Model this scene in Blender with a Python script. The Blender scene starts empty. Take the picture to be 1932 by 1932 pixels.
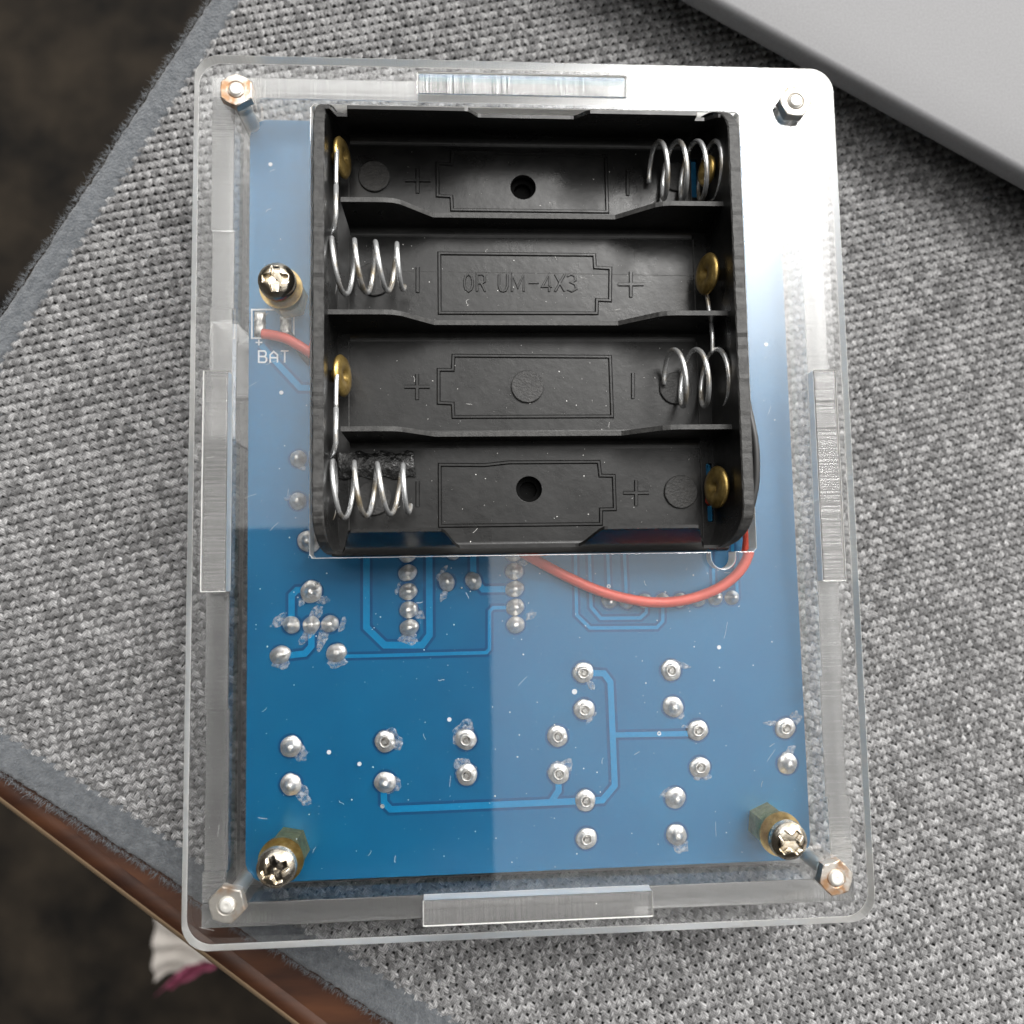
import bpy, bmesh, math, random
import numpy as np
from mathutils import Vector, Matrix
random.seed(7); rng = np.random.default_rng(7)
MM = 0.001
sc = bpy.context.scene; COL = sc.collection

# ---------------------------------------------------------------- camera (mm)
CAM = np.array([-9.0717, -12.8999, 106.3542])
ROT = np.array([[0.99797726, 0.01202864, -0.06242348], [-0.01706171, 0.9965898, -0.08073208], [0.06123951, 0.08163383, 0.99477919]])
FP = 1520.0
cam_d = bpy.data.cameras.new('camera'); cam = bpy.data.objects.new('camera', cam_d); COL.objects.link(cam)
cam.matrix_world = Matrix.Translation(Vector(CAM*MM)) @ Matrix(ROT.tolist()).to_4x4()
cam_d.sensor_width = 36; cam_d.lens = FP/1932*36; cam_d.clip_start = 0.002; cam_d.clip_end = 20
cam_d.dof.use_dof = True; cam_d.dof.focus_distance = 0.110; cam_d.dof.aperture_fstop = 19
sc.camera = cam
# ---------------------------------------------------------------- room light
sc.view_settings.view_transform = 'Standard'; sc.view_settings.look = 'None'
sc.view_settings.gamma = 1; sc.view_settings.exposure = 0.2; sc.view_settings.use_curve_mapping = False
sc.cycles.max_bounces = 16; sc.cycles.transmission_bounces = 14; sc.cycles.glossy_bounces = 6; sc.cycles.diffuse_bounces = 3
sc.cycles.use_denoising = True; sc.cycles.sample_clamp_indirect = 6; sc.cycles.blur_glossy = 0.3
w = bpy.data.worlds.new('World'); sc.world = w; w.use_nodes = True
nt = w.node_tree; nt.nodes.clear()
def N(t, **k):
    n = nt.nodes.new(t)
    for a, b in k.items(): setattr(n, a, b)
    return n
def MA(op, a, b=None, clamp=False):
    n = N('ShaderNodeMath', operation=op); n.use_clamp = clamp
    for i, v in enumerate((a, b)):
        if v is None: continue
        if isinstance(v, (int, float)): n.inputs[i].default_value = v
        else: nt.links.new(v, n.inputs[i])
    return n.outputs[0]
tc = N('ShaderNodeTexCoord')
def dot(v):
    v = Vector(v).normalized(); n = N('ShaderNodeVectorMath', operation='DOT_PRODUCT')
    nt.links.new(tc.outputs['Generated'], n.inputs[0]); n.inputs[1].default_value = v
    return n.outputs['Value']
def lobe(v, sig_deg, amp):                      # soft glow round a direction, for the window and for added brightening
    k = 1/(2*math.radians(sig_deg)**2)*2
    return MA('MULTIPLY', MA('EXPONENT', MA('MULTIPLY', MA('SUBTRACT', dot(v), 1.0), k)), amp)
mr = N('ShaderNodeMapRange', interpolation_type='SMOOTHSTEP')
nt.links.new(dot((0.42, 0.55, 1.0)), mr.inputs[0]); mr.inputs[1].default_value = 0.22; mr.inputs[2].default_value = 0.99
mr.inputs[3].default_value = 0.05; mr.inputs[4].default_value = 1.38
tot = MA('ADD', mr.outputs[0], lobe((0.295, 0.497, 0.81), 6.8, 30.0))
tot = MA('ADD', tot, lobe((0.48, 0.20, 0.86), 8.0, 1.0))
tot = MA('ADD', tot, lobe((0.75, 0.55, 0.42), 11.0, 8.0))  # added grazing glow, brings out the relief of the cloth
tot = MA('ADD', tot, lobe((-0.20, 0.52, 0.83), 15.0, 1.1))  # added glow with no known source, brightens the upper left
bg = N('ShaderNodeBackground'); nt.links.new(tot, bg.inputs['Strength']); bg.inputs['Color'].default_value = (1.0, 0.985, 0.96, 1)
nt.links.new(bg.outputs[0], N('ShaderNodeOutputWorld').inputs[0])

def U(px, py, z=0.0):                           # photo pixel (1932 wide) -> point in the plane at height z, mm
    d = ROT @ np.array([(px-966)/FP, -(py-966)/FP, -1.0]); t = (z-CAM[2])/d[2]
    p = CAM + t*d; return (float(p[0]), float(p[1]))

# ---------------------------------------------------------------- materials
def mat(name, col=(.5,.5,.5), rough=.5, metal=0, trans=0, ior=1.5, spec=.5, coat=0, bump=None, mix=None, alpha=1, sheen=0, fn=None):
    m = bpy.data.materials.new(name); m.use_nodes = True; t = m.node_tree; b = t.nodes['Principled BSDF']
    b.inputs['Base Color'].default_value = (*col, 1); b.inputs['Roughness'].default_value = rough
    b.inputs['Metallic'].default_value = metal; b.inputs['IOR'].default_value = ior
    b.inputs['Transmission Weight'].default_value = trans; b.inputs['Specular IOR Level'].default_value = spec
    b.inputs['Coat Weight'].default_value = coat; b.inputs['Alpha'].default_value = alpha
    b.inputs['Sheen Weight'].default_value = sheen
    c = t.nodes.new('ShaderNodeTexCoord')
    def noise(scale, vec=(1,1,1), detail=4, r=.6):
        mp = t.nodes.new('ShaderNodeMapping'); mp.inputs['Scale'].default_value = vec
        n = t.nodes.new('ShaderNodeTexNoise'); n.inputs['Scale'].default_value = scale; n.inputs['Detail'].default_value = detail
        n.inputs['Roughness'].default_value = r
        t.links.new(c.outputs['Object'], mp.inputs[0]); t.links.new(mp.outputs[0], n.inputs['Vector']); return n.outputs[0]
    def ramp(src, stops):
        r_ = t.nodes.new('ShaderNodeValToRGB'); e = r_.color_ramp.elements
        for i, (p, cc) in enumerate(stops):
            el = e[i] if i < 2 else e.new(p)
            el.position = p; el.color = (*cc, 1)
        t.links.new(src, r_.inputs[0]); return r_.outputs[0]
    if mix:                                      # (scale, vec, lo, hi, colour A, colour B)
        o = ramp(noise(mix[0], mix[1]), [(mix[2], mix[4]), (mix[3], mix[5])]); t.links.new(o, b.inputs['Base Color'])
    if bump:                                     # list of (scale, vec, strength, distance mm)
        prev = None
        for (s, v, st, dist) in bump:
            bn = t.nodes.new('ShaderNodeBump'); bn.inputs['Strength'].default_value = st; bn.inputs['Distance'].default_value = dist*MM
            t.links.new(noise(s, v), bn.inputs['Height'])
            if prev: t.links.new(prev, bn.inputs['Normal'])
            prev = bn.outputs[0]
        t.links.new(prev, b.inputs['Normal'])
    if fn: fn(t, b, noise, ramp)
    return m
M = {}
M['acrylic'] = mat('clear_acrylic', (.985,.988,.99), .012, trans=1, ior=1.49, bump=[(90,(1,1,1),.12,.05)])
for k, v in dict(x=(1,.02,.02), y=(.02,1,.02)).items():
    M['cut_'+k] = mat('cut_acrylic_'+k, (.97,.965,.955), .14, trans=.90, ior=1.49, bump=[(2200,v,.9,.16),(350,v,.7,.35)])
M['cut_xy'] = mat('cut_acrylic_outer_edge', (.97,.96,.93), .28, trans=.38, ior=1.49, bump=[(3000,(1,1,.02),.5,.10),(400,(1,1,.02),.5,.2)])
def black_fn(t, b, noise, ramp):
    r1 = ramp(noise(160), [(.3,(.22,)*3),(.7,(.42,)*3)]); t.links.new(r1, b.inputs['Roughness'])
M['black'] = mat('black_plastic', (.02,.02,.021), .34, spec=.36, bump=[(7000,(1,1,1),.22,.04),(900,(1,1,1),.25,.12)], mix=(500,(1,1,1),.3,.75,(.0055,.0055,.0055),(.012,.0118,.0115)), fn=black_fn)
M['black_rim'] = mat('lighter_black_plastic', (.05,.05,.05), .55, mix=(1500,(1,1,1),.35,.8,(.014,.0136,.0132),(.055,.054,.052)), bump=[(5000,(1,1,1),.5,.1)])  # lighter mottled black for wall rims, divider tops and ridges
M['black_gloss'] = mat('melted_black_plastic', (.012,.012,.012), .12, bump=[(700,(1,1,1),.8,.35)])
M['black_disc'] = mat('rough_black_plastic', (.02,.02,.02), .5, spec=.4, mix=(1500,(1,1,1),.3,.75,(.012,.012,.012),(.032,.031,.03)), bump=[(2600,(1,1,1),.9,.12)])
M['black_gloss_rail'] = mat('glossy_black_plastic', (.006,.006,.0065), .2, spec=.35, bump=[(900,(1,1,1),.3,.15)])
M['well'] = mat('well_shade_black_plastic', (.002,.002,.002), .6, spec=.05)  # near-black colour stands in for the shade of a deep hole
M['mask'] = mat('blue_solder_mask', (.006,.13,.36), .38, spec=.5, mix=(60,(1,1,1),.3,.7,(.0012,.108,.245),(.0016,.134,.285)), bump=[(3500,(1,1,1),.10,.03)])
M['trace'] = mat('light_blue_trace', (.006,.245,.62), .36, mix=(1500,(1,1,1),.3,.7,(.002,.19,.40),(.003,.22,.45)))
M['halo'] = mat('dark_blue_bare_laminate', (.004,.072,.19), .38)
M['edge_board'] = mat('board_edge', (.10,.28,.32), .6)
M['silk'] = mat('white_silkscreen', (.78,.8,.82), .6)
M['tin'] = mat('solder_tin', (.72,.70,.66), .30, metal=.68, bump=[(1800,(1,1,1),.6,.2)], mix=(1800,(1,1,1),.3,.68,(.58,.55,.51),(.92,.91,.89)))
M['tin_dark'] = mat('dark_solder', (.4,.38,.35), .38, metal=.85, bump=[(1500,(1,1,1),.6,.2)], mix=(900,(1,1,1),.35,.6,(.12,.11,.10),(.72,.70,.66)))
def flux_fn(t, b, noise, ramp): t.links.new(ramp(noise(1700), [(.38,(.05,)*3),(.68,(.6,)*3)]), b.inputs['Alpha'])
M['flux'] = mat('flux_residue', (.84,.87,.92), .4, bump=[(3000,(1,1,1),.7,.2)], fn=flux_fn)
M['brass'] = mat('brass', (.62,.42,.13), .3, metal=.85, bump=[(1500,(1,1,1),.35,.1)], mix=(900,(1,1,1),.3,.75,(.36,.23,.06),(.74,.54,.20)))
M['nickel'] = mat('nickel_screw_steel', (.72,.66,.55), .16, metal=1, bump=[(1100,(1,1,1),.5,.16)], mix=(500,(1,1,1),.35,.7,(.50,.40,.26),(.86,.82,.74)))
M['nut'] = mat('nut_steel', (.6,.58,.54), .42, metal=.6, bump=[(1800,(1,1,1),.5,.15)], mix=(420,(1,1,1),.5,.72,(.36,.34,.31),(.28,.18,.11)))
M['rust_nut'] = mat('rust_tinged_nut_steel', (.6,.55,.48), .3, metal=.85, bump=[(1800,(1,1,1),.5,.15)], mix=(420,(1,1,1),.40,.56,(.38,.22,.12),(.56,.52,.47)))
M['zinc'] = mat('zinc_bolt_steel', (.84,.82,.77), .42, metal=.55, bump=[(150,(.2,.2,14),.9,.25)])
M['spring'] = mat('spring_steel', (.78,.79,.80), .24, metal=.75, bump=[(3000,(1,1,1),.3,.08)], mix=(260,(1,1,1),.5,.66,(.80,.81,.82),(.50,.41,.28)))
M['red'] = mat('red_wire_insulation', (.66,.085,.05), .42, bump=[(2500,(1,1,1),.2,.08)], mix=(300,(1,1,1),.3,.7,(.60,.075,.045),(.70,.10,.062)))
M['blackwire'] = mat('black_wire_insulation', (.025,.025,.025), .4)
M['dust'] = mat('pale_dust', (.75,.74,.72), .8)
M['alu'] = mat('matte_grey_aluminium', (.3,.3,.3), .55, bump=[(6000,(1,1,1),.5,.05)], mix=(2500,(1,1,1),.3,.7,(.14,.14,.145),(.17,.17,.176)))
M['rubber'] = mat('dark_rubber', (.02,.02,.02), .7)
M['wood'] = mat('brown_varnished_wood', (.12,.035,.012), .5, coat=.1, mix=(40,(1,6,1),.3,.7,(.028,.009,.004),(.085,.030,.011)), bump=[(60,(1,6,1),.2,.1)])
M['edge_highlight'] = mat('tan_edge_highlight', (.33,.23,.14), .45)  # tan is the highlight along the edge, put into the colour
M['floor'] = mat('dark_floor', (.006,.005,.005), .8, spec=.1, mix=(18,(1,1,1),.35,.7,(.004,.0035,.003),(.022,.017,.012)))
M['felt'] = mat('blue_grey_felt', (.14,.155,.175), .95, sheen=.3, mix=(900,(1,1,1),.25,.75,(.060,.068,.078),(.15,.16,.172)), bump=[(2600,(1,1,1),1,.5)])
M['backing'] = mat('dark_cloth_backing', (.03,.03,.03), .95)
M['cloth_white'] = mat('white_cloth', (.40,.37,.34), .9); M['cloth_pink'] = mat('pink_cloth', (.30,.07,.13), .9)
M['phone'] = mat('black_phone_glass', (.012,.012,.013), .35)
def yarn_fn(t, b, noise, ramp):
    a = t.nodes.new('ShaderNodeAttribute'); a.attribute_name = 'yarn'
    mx = t.nodes.new('ShaderNodeMix'); mx.data_type = 'RGBA'; mx.blend_type = 'MULTIPLY'; mx.inputs[0].default_value = 1
    t.links.new(a.outputs['Color'], mx.inputs[6]); r = ramp(noise(2600), [(.25,(.62,)*3),(.75,(1.3,)*3)]); t.links.new(r, mx.inputs[7])
    t.links.new(mx.outputs[2], b.inputs['Base Color'])
    uv = t.nodes.new('ShaderNodeAttribute'); uv.attribute_name = 'strand'
    wv = t.nodes.new('ShaderNodeTexWave'); wv.bands_direction = 'X'; wv.inputs['Scale'].default_value = 1.0; wv.inputs['Distortion'].default_value = 1.2
    wv.inputs['Detail'].default_value = 2
    t.links.new(uv.outputs['Vector'], wv.inputs['Vector'])
    bn = t.nodes.new('ShaderNodeBump'); bn.inputs['Strength'].default_value = .8; bn.inputs['Distance'].default_value = .12*MM
    t.links.new(wv.outputs[1], bn.inputs['Height']); t.links.new(bn.outputs[0], b.inputs['Normal'])
M['yarn'] = mat('melange_grey_yarn', (.3,.3,.3), .9, sheen=.15, fn=yarn_fn)

# ---------------------------------------------------------------- mesh helpers
def link(name, me, parent=None, loc=None, **props):
    o = bpy.data.objects.new(name, me); COL.objects.link(o)
    if parent: o.parent = parent
    if loc is not None: o.location = [c*MM for c in loc]
    for k, v in props.items(): o[k] = v
    return o
def root(name, label, cat, loc=(0,0,0), **p):
    o = link(name, None, None, loc, label=label, category=cat, **p); o.empty_display_size = .01
    return o
ORG = {}
def raw(name, V, F, m, parent=None, smooth=False, loc=None, fm=None, **p):
    V = np.asarray(V, float)
    if loc is None:                               # origin at the middle of the part, geometry kept in place
        lo, hi = V.min(0), V.max(0); c = (lo+hi)/2; c[2] = lo[2]
        V = V - c; base = root_off(parent); loc2 = c - base
    else: loc2 = np.array(loc) - root_off(parent)
    me = bpy.data.meshes.new(name); me.from_pydata((V*MM).tolist(), [], F); me.update()
    for mm_ in (m if isinstance(m, (list, tuple)) else [m]): me.materials.append(M[mm_])
    if fm is not None: me.polygons.foreach_set('material_index', fm)
    if smooth: me.polygons.foreach_set('use_smooth', [True]*len(me.polygons))
    o = link(name, me, parent, loc2, **p); ORG[o.name] = loc2 + root_off(parent)
    return o
def root_off(p):
    if p is None: return np.zeros(3)
    if p.name in ORG: return ORG[p.name]
    return np.array(p.location)/MM
def copy_part(o, parent, loc, rz=0, s=None):
    c = o.copy(); COL.objects.link(c); c.parent = parent
    c.location = [(a-b)*MM for a, b in zip(loc, root_off(parent))]; c.rotation_euler = (0, 0, rz)
    if s: c.scale = s
    ORG[c.name] = np.array(loc, float); return c
def rrect(x0, x1, y0, y1, r, n=8):
    P = []
    for cx, cy, a0 in ((x1-r, y1-r, 0), (x0+r, y1-r, 90), (x0+r, y0+r, 180), (x1-r, y0+r, 270)):
        for i in range(n+1):
            a = math.radians(a0+90*i/n); P.append((cx+r*math.cos(a), cy+r*math.sin(a)))
    return P
def circ(cx, cy, r, n=32): return [(cx+r*math.cos(2*math.pi*i/n), cy+r*math.sin(2*math.pi*i/n)) for i in range(n)]
def plate(loops, z0, z1, bev=.1, res=1):
    """closed 2D loops (outline, then holes) -> bevelled sheet; returns verts(mm), faces"""
    cu = bpy.data.curves.new('tmp', 'CURVE'); cu.dimensions = '2D'; cu.fill_mode = 'BOTH'
    for L in loops:
        s = cu.splines.new('POLY'); s.points.add(len(L)-1); s.use_cyclic_u = True
        for i, (x, y) in enumerate(L): s.points[i].co = (x, y, 0, 1)
    cu.extrude = (z1-z0)/2-bev; cu.bevel_depth = bev; cu.bevel_resolution = res; cu.offset = -bev
    o = bpy.data.objects.new('tmp', cu); COL.objects.link(o); dg = bpy.context.evaluated_depsgraph_get()
    me = bpy.data.meshes.new_from_object(o.evaluated_get(dg)); bm = bmesh.new(); bm.from_mesh(me)
    bmesh.ops.remove_doubles(bm, verts=bm.verts, dist=1e-4); bmesh.ops.recalc_face_normals(bm, faces=bm.faces)
    V = np.array([v.co[:] for v in bm.verts]); V[:, 2] += (z0+z1)/2; F = [[v.index for v in f.verts] for f in bm.faces]
    bm.free(); bpy.data.meshes.remove(me); bpy.data.objects.remove(o); bpy.data.curves.remove(cu)
    return V, F
def fnormals(V, F):
    out = []
    for f in F:
        a, b, c = V[f[0]], V[f[1]], V[f[2]]; n = np.cross(b-a, c-a)
        if np.linalg.norm(n) < 1e-12 and len(f) > 3: n = np.cross(c-b, V[f[3]]-b)
        out.append(n/(np.linalg.norm(n)+1e-15))
    return np.array(out)
def tube(P, r, n=10, closed=False, cap=True):
    P = np.array(P, float); m = len(P); V = []; F = []
    T = np.gradient(P, axis=0); T /= np.linalg.norm(T, axis=1)[:, None]
    up = np.array([0,0,1.]) if abs(T[0][2]) < .9 else np.array([1.,0,0])
    nn = np.cross(T[0], up); nn /= np.linalg.norm(nn)
    rr = r if hasattr(r, '__len__') else [r]*m
    for i in range(m):
        nn = nn - T[i]*np.dot(nn, T[i]); nn /= np.linalg.norm(nn); bb = np.cross(T[i], nn)
        for k in range(n):
            a = 2*math.pi*k/n; V.append(P[i]+rr[i]*(math.cos(a)*nn+math.sin(a)*bb))
    for i in range(m-1):
        for k in range(n):
            k2 = (k+1) % n; F.append([i*n+k, i*n+k2, (i+1)*n+k2, (i+1)*n+k])
    if cap: F.append(list(range(n))[::-1]); F.append([(m-1)*n+k for k in range(n)])
    return V, F
def spl(P, n=12):                                 # Catmull-Rom
    P = [np.array(p, float) for p in P]; Q = [2*P[0]-P[1]]+P+[2*P[-1]-P[-2]]; out = []
    for i in range(1, len(Q)-2):
        for k in range(n):
            t = k/n; a, b, c, d = Q[i-1], Q[i], Q[i+1], Q[i+2]
            out.append(.5*((2*b)+(-a+c)*t+(2*a-5*b+4*c-d)*t*t+(-a+3*b-3*c+d)*t**3))
    out.append(P[-1]); return out
def ribbon(P, wd, h, z, closed=False, top=.6):
    """raised strip following a polyline in the plane, mitred"""
    P = [np.array(p, float)[:2] for p in P]; n = len(P); V = []; F = []
    for i in range(n):
        a = P[i-1] if (i > 0 or closed) else None; b = P[(i+1) % n] if (i < n-1 or closed) else None
        d1 = (P[i]-a)/np.linalg.norm(P[i]-a) if a is not None else None
        d2 = (b-P[i])/np.linalg.norm(b-P[i]) if b is not None else None
        if d1 is None: d1 = d2
        if d2 is None: d2 = d1
        n1 = np.array([-d1[1], d1[0]]); n2 = np.array([-d2[1], d2[0]]); m = n1+n2; m /= np.linalg.norm(m); s = 1/max(.45, m.dot(n1))
        for k, zz in ((-.5, z), (-.5*top, z+h), (.5*top, z+h), (.5, z)):
            q = P[i]+m*s*k*wd; V.append((q[0], q[1], zz))
    for i in range(n if closed else n-1):
        j = (i+1) % n
        for k in range(3): F.append([i*4+k, j*4+k, j*4+k+1, i*4+k+1])
    if not closed: F += [[0,1,2,3], [(n-1)*4+3, (n-1)*4+2, (n-1)*4+1, (n-1)*4]]
    return V, F
def merge(parts):
    V = []; F = []
    for v, f in parts:
        b = len(V); V += [tuple(x) for x in v]; F += [[i+b for i in q] for q in f]
    return V, F
def lathe(prof, n=32, c=(0,0), jit=0, cap=True):
    V = []; F = []
    for (r_, z) in prof:
        for k in range(n):
            a = 2*math.pi*k/n; rr = r_*(1+jit*rng.normal()); V.append((c[0]+rr*math.cos(a), c[1]+rr*math.sin(a), z))
    for i in range(len(prof)-1):
        for k in range(n): F.append([i*n+k, i*n+(k+1) % n, (i+1)*n+(k+1) % n, (i+1)*n+k])
    if cap: F.append([k for k in range(n)][::-1]); F.append([(len(prof)-1)*n+k for k in range(n)])
    return V, F
def prism(poly, z0, z1):
    n = len(poly); V = [(x, y, z0) for x, y in poly]+[(x, y, z1) for x, y in poly]
    return V, [list(range(n))[::-1], [n+i for i in range(n)]]+[[i, (i+1) % n, n+(i+1) % n, n+i] for i in range(n)]
def box(x0, x1, y0, y1, z0, z1): return prism([(x0,y0),(x1,y0),(x1,y1),(x0,y1)], z0, z1)

T = 20.0; ZF = -T-.35; ZP = -8.5                  # case thickness, cloth top, board top

# ================================================================ SETTING
raw('floor', *box(-900, 900, -900, 900, -480, -470), 'floor', kind='structure')
d2 = np.array(U(745,1866,-20))-np.array(U(303,1582,-20)); d2 /= np.linalg.norm(d2)      # along the lower cloth edge
e2 = np.array([-d2[1], d2[0]])                                                              # into the cloth
p2 = np.array(U(303,1582,-20)); q2 = np.array(U(303,1660,-20))
d1 = np.array(U(444,0,-20))-np.array(U(320,188,-20)); d1 /= np.linalg.norm(d1)
p1 = np.array(U(320,188,-20)); q1 = np.array(U(322,99,-20))
def isect(p, d, q, e):
    s = np.linalg.solve(np.array([d, -e]).T, q-p); return p+d*s[0]
# table: its lower edge follows the cloth edge, its left edge hides just under the cloth
wA, wB = np.array(U(294,1748,-24)), np.array(U(534,1930,-24)); dw = (wB-wA)/np.linalg.norm(wB-wA)
tl = q1 - np.array([d1[1], -d1[0]])*(-1.5)
tbl = root('table', 'brown varnished wooden table under the grey cloth, its rounded edge at lower left with a painted tan highlight', 'table', (60, 20, -60))
cor = isect(wA, dw, tl, d1)
n_in = np.array([-dw[1], dw[0]])
def off(p, k): return p+n_in*k
poly = [cor, cor+dw*340, cor+dw*340+n_in*330, cor+d1*330]
ins = [off(p, 4.5) if i < 2 else p for i, p in enumerate(poly)]
raw('table_top', *prism([tuple(p) for p in ins], -44, -22.6), 'wood', tbl)
Pe = [(*(off(cor, 4.4)+dw*t_), 0) for t_ in (0, 340)]
V = []; prof = [(0,-22.62),(-2.6,-22.9),(-3.7,-23.8),(-4.4,-25.6),(-4.6,-28.),(-4.6,-38.),(-3.6,-42.),(0,-44)]
for s in (0, 340):
    for a, z in prof: q = off(cor, 4.5+a)+dw*s; V.append((q[0], q[1], z))
n_ = len(prof); F = [[i, i+1, n_+i+1, n_+i] for i in range(n_-1)]+[[n_-1, 0, n_, 2*n_-1], list(range(n_)), [n_+i for i in range(n_)][::-1]]
raw('edge_band', V, F, ['wood', 'edge_highlight'], tbl, smooth=True, fm=[0 if i < 1 else 1 for i in range(len(F))], label='rounded table edge with a painted tan highlight')
# striped cloth far below
g = root('striped_cloth', 'white cloth with a pink stripe lying far below the table edge at lower left', 'cloth', (-140, -190, -300))
def sheet(name, P, z, m):
    n = 14; V = []; F = []
    P = [np.array(p) for p in P]
    for i in range(n+1):
        for j in range(n+1):
            u, v = i/n, j/n; q = P[0]*(1-u)*(1-v)+P[1]*u*(1-v)+P[2]*u*v+P[3]*(1-u)*v
            V.append((q[0], q[1], z+4*math.sin(7*u+3*v)+2*math.sin(19*v)))
    for i in range(n):
        for j in range(n): a = i*(n+1)+j; F.append([a, a+1, a+n+2, a+n+1])
    V2 = [(x, y, z_-2) for x, y, z_ in V]; b = len(V)
    F += [[i+b for i in f][::-1] for f in F]
    raw(name, V+V2, F, m, g, smooth=True)
ZC = -330
sheet('white_panel', [U(296,1715,ZC), U(440,1800,ZC), U(365,1812,ZC), U(292,1852,ZC)], ZC, 'cloth_white')
sheet('pink_stripe', [U(362,1806,ZC), U(445,1805,ZC), U(345,1852,ZC), U(286,1888,ZC)], ZC-3, 'cloth_pink')

# ---------------------------------------------------------------- grey woven cloth mat
mat_o = root('woven_mat', 'grey melange woven cloth mat with blue-grey felt border lying under the clear case', 'mat', (10, 0, -22.5))
cc = isect(p2, d2, p1, d1)                        # inner corner of border (out of frame)
pitch = .97
def far(o_, d_, L): return o_+d_*L
Lx, Ly = 250.0, 225.0
def yarn_family(k_off, along, across, L, W, phase0, hshift):
    ny = int(W/pitch); ns = int(L/pitch*3); s = np.arange(ns)*pitch/3; ax = np.array([-1.,-.68,-.34,0,.34,.68,1.]); az = np.array([-.2,.80,.55,1.,.55,.80,-.2])
    k = np.arange(ny)[:, None]
    zc = np.tanh(1.7*np.cos(math.pi*(s[None, :]/pitch + k) + phase0))/.93            # 1 = on top
    wob = .02*rng.normal(size=(ny, ns))
    cw = pitch*(.405+.07*zc + .02*rng.normal(size=(ny, 1)))          # half width
    ctr = k*pitch + .5*pitch + wob + .07*np.sin(s[None,:]/9+rng.random((ny,1))*6)
    zz = .23*zc + .015*rng.normal(size=(ny, ns))
    A = ctr[..., None] + cw[..., None]*ax; Z = zz[..., None] + .26*az*(1+.12*zc[..., None]) - .42
    S = np.broadcast_to(s[None, :, None] + 0*A, A.shape)
    X = cc[0] + along[0]*S + across[0]*A; Y = cc[1] + along[1]*S + across[1]*A
    V = np.stack([X, Y, ZF+Z], -1).reshape(-1, 3)
    # melange pigment, light and dark stretches along the yarn, and shade painted between plies
    c = rng.normal(size=(ny, ns+24)); ker = np.ones(6)/6; c = np.apply_along_axis(lambda a: np.convolve(a, ker, 'same'), 1, c)[:, 12:12+ns]*2.4
    c += .35*rng.normal(size=(ny, 1)); c += .35*rng.normal(size=(ny, ns))
    c = 1/(1+np.exp(-1.7*c)); g_ = .18+.40*c
    pl = np.repeat(rng.normal(size=(ny, ns//4+2, 3)), 4, 1)[:, :ns]; pl = pl[..., [0,0,0,1,2,2,2]]*.22; groove_shade = np.array([.4,1,.42,1,.42,1,.4])  # ply edges darkened: crevice shade put into the yarn colour
    Cc = (g_[..., None]*(1+pl)*groove_shade).clip(.02,.68).reshape(-1)
    idx = np.arange(ny*ns*7).reshape(ny, ns, 7)
    # keep only what the frame and a little beyond can see
    Xm, Ym = X[..., 3], Y[..., 3]; vis = (Xm > -92) & (Xm < 98) & (Ym > -92) & (Ym < 94)
    m = vis[:, :-1] & vis[:, 1:]
    f = np.stack([idx[:, :-1, :-1], idx[:, 1:, :-1], idx[:, 1:, 1:], idx[:, :-1, 1:]], -1)[m].reshape(-1, 4)
    st = np.stack([np.broadcast_to(np.arange(7)*.40, A.shape)+k[..., None]*.37+S*.33, S*.25, k[..., None]*3.1+0*S], -1).reshape(-1, 3)
    return V, f, Cc, st
V1, F1, C1, S1 = yarn_family(0, d2, d1, Lx, Ly, 0, 0)
V2_, F2, C2, S2 = yarn_family(0, d1, d2, Ly, Lx, math.pi, 0)
V = np.concatenate([V1, V2_]); F = np.concatenate([F1, F2+len(V1)]); Cc = np.concatenate([C1, C2]); St = np.concatenate([S1, S2])
used = np.unique(F); remap = np.full(len(V), -1); remap[used] = np.arange(len(used)); V = V[used]; F = remap[F]; Cc = Cc[used]; St = St[used]
# warp axes d1/d2 are taken as they are, so face winding is fixed to look up
aa = V[F[0][1]]-V[F[0][0]]; 
org = np.array(mat_o.location)/MM
me = bpy.data.meshes.new('woven_yarns'); me.vertices.add(len(V)); me.vertices.foreach_set('co', ((V-org)*MM).astype(np.float32).ravel())
me.loops.add(F.size); me.loops.foreach_set('vertex_index', F.astype(np.int32).ravel())
me.polygons.add(len(F)); me.polygons.foreach_set('loop_start', np.arange(0, F.size, 4, dtype=np.int32)); me.polygons.foreach_set('loop_total', np.full(len(F), 4, np.int32))
me.polygons.foreach_set('use_smooth', np.ones(len(F), bool)); me.update(calc_edges=True)
at = me.attributes.new('yarn', 'FLOAT_COLOR', 'POINT'); tint = np.stack([Cc*1.0, Cc*.99, Cc*.995, np.ones_like(Cc)], -1).astype(np.float32); at.data.foreach_set('color', tint.ravel())
at = me.attributes.new('strand', 'FLOAT_VECTOR', 'POINT'); at.data.foreach_set('vector', St.astype(np.float32).ravel())
me.materials.append(M['yarn']); link('woven_yarns', me, mat_o, (0,0,0), kind='stuff')
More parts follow.
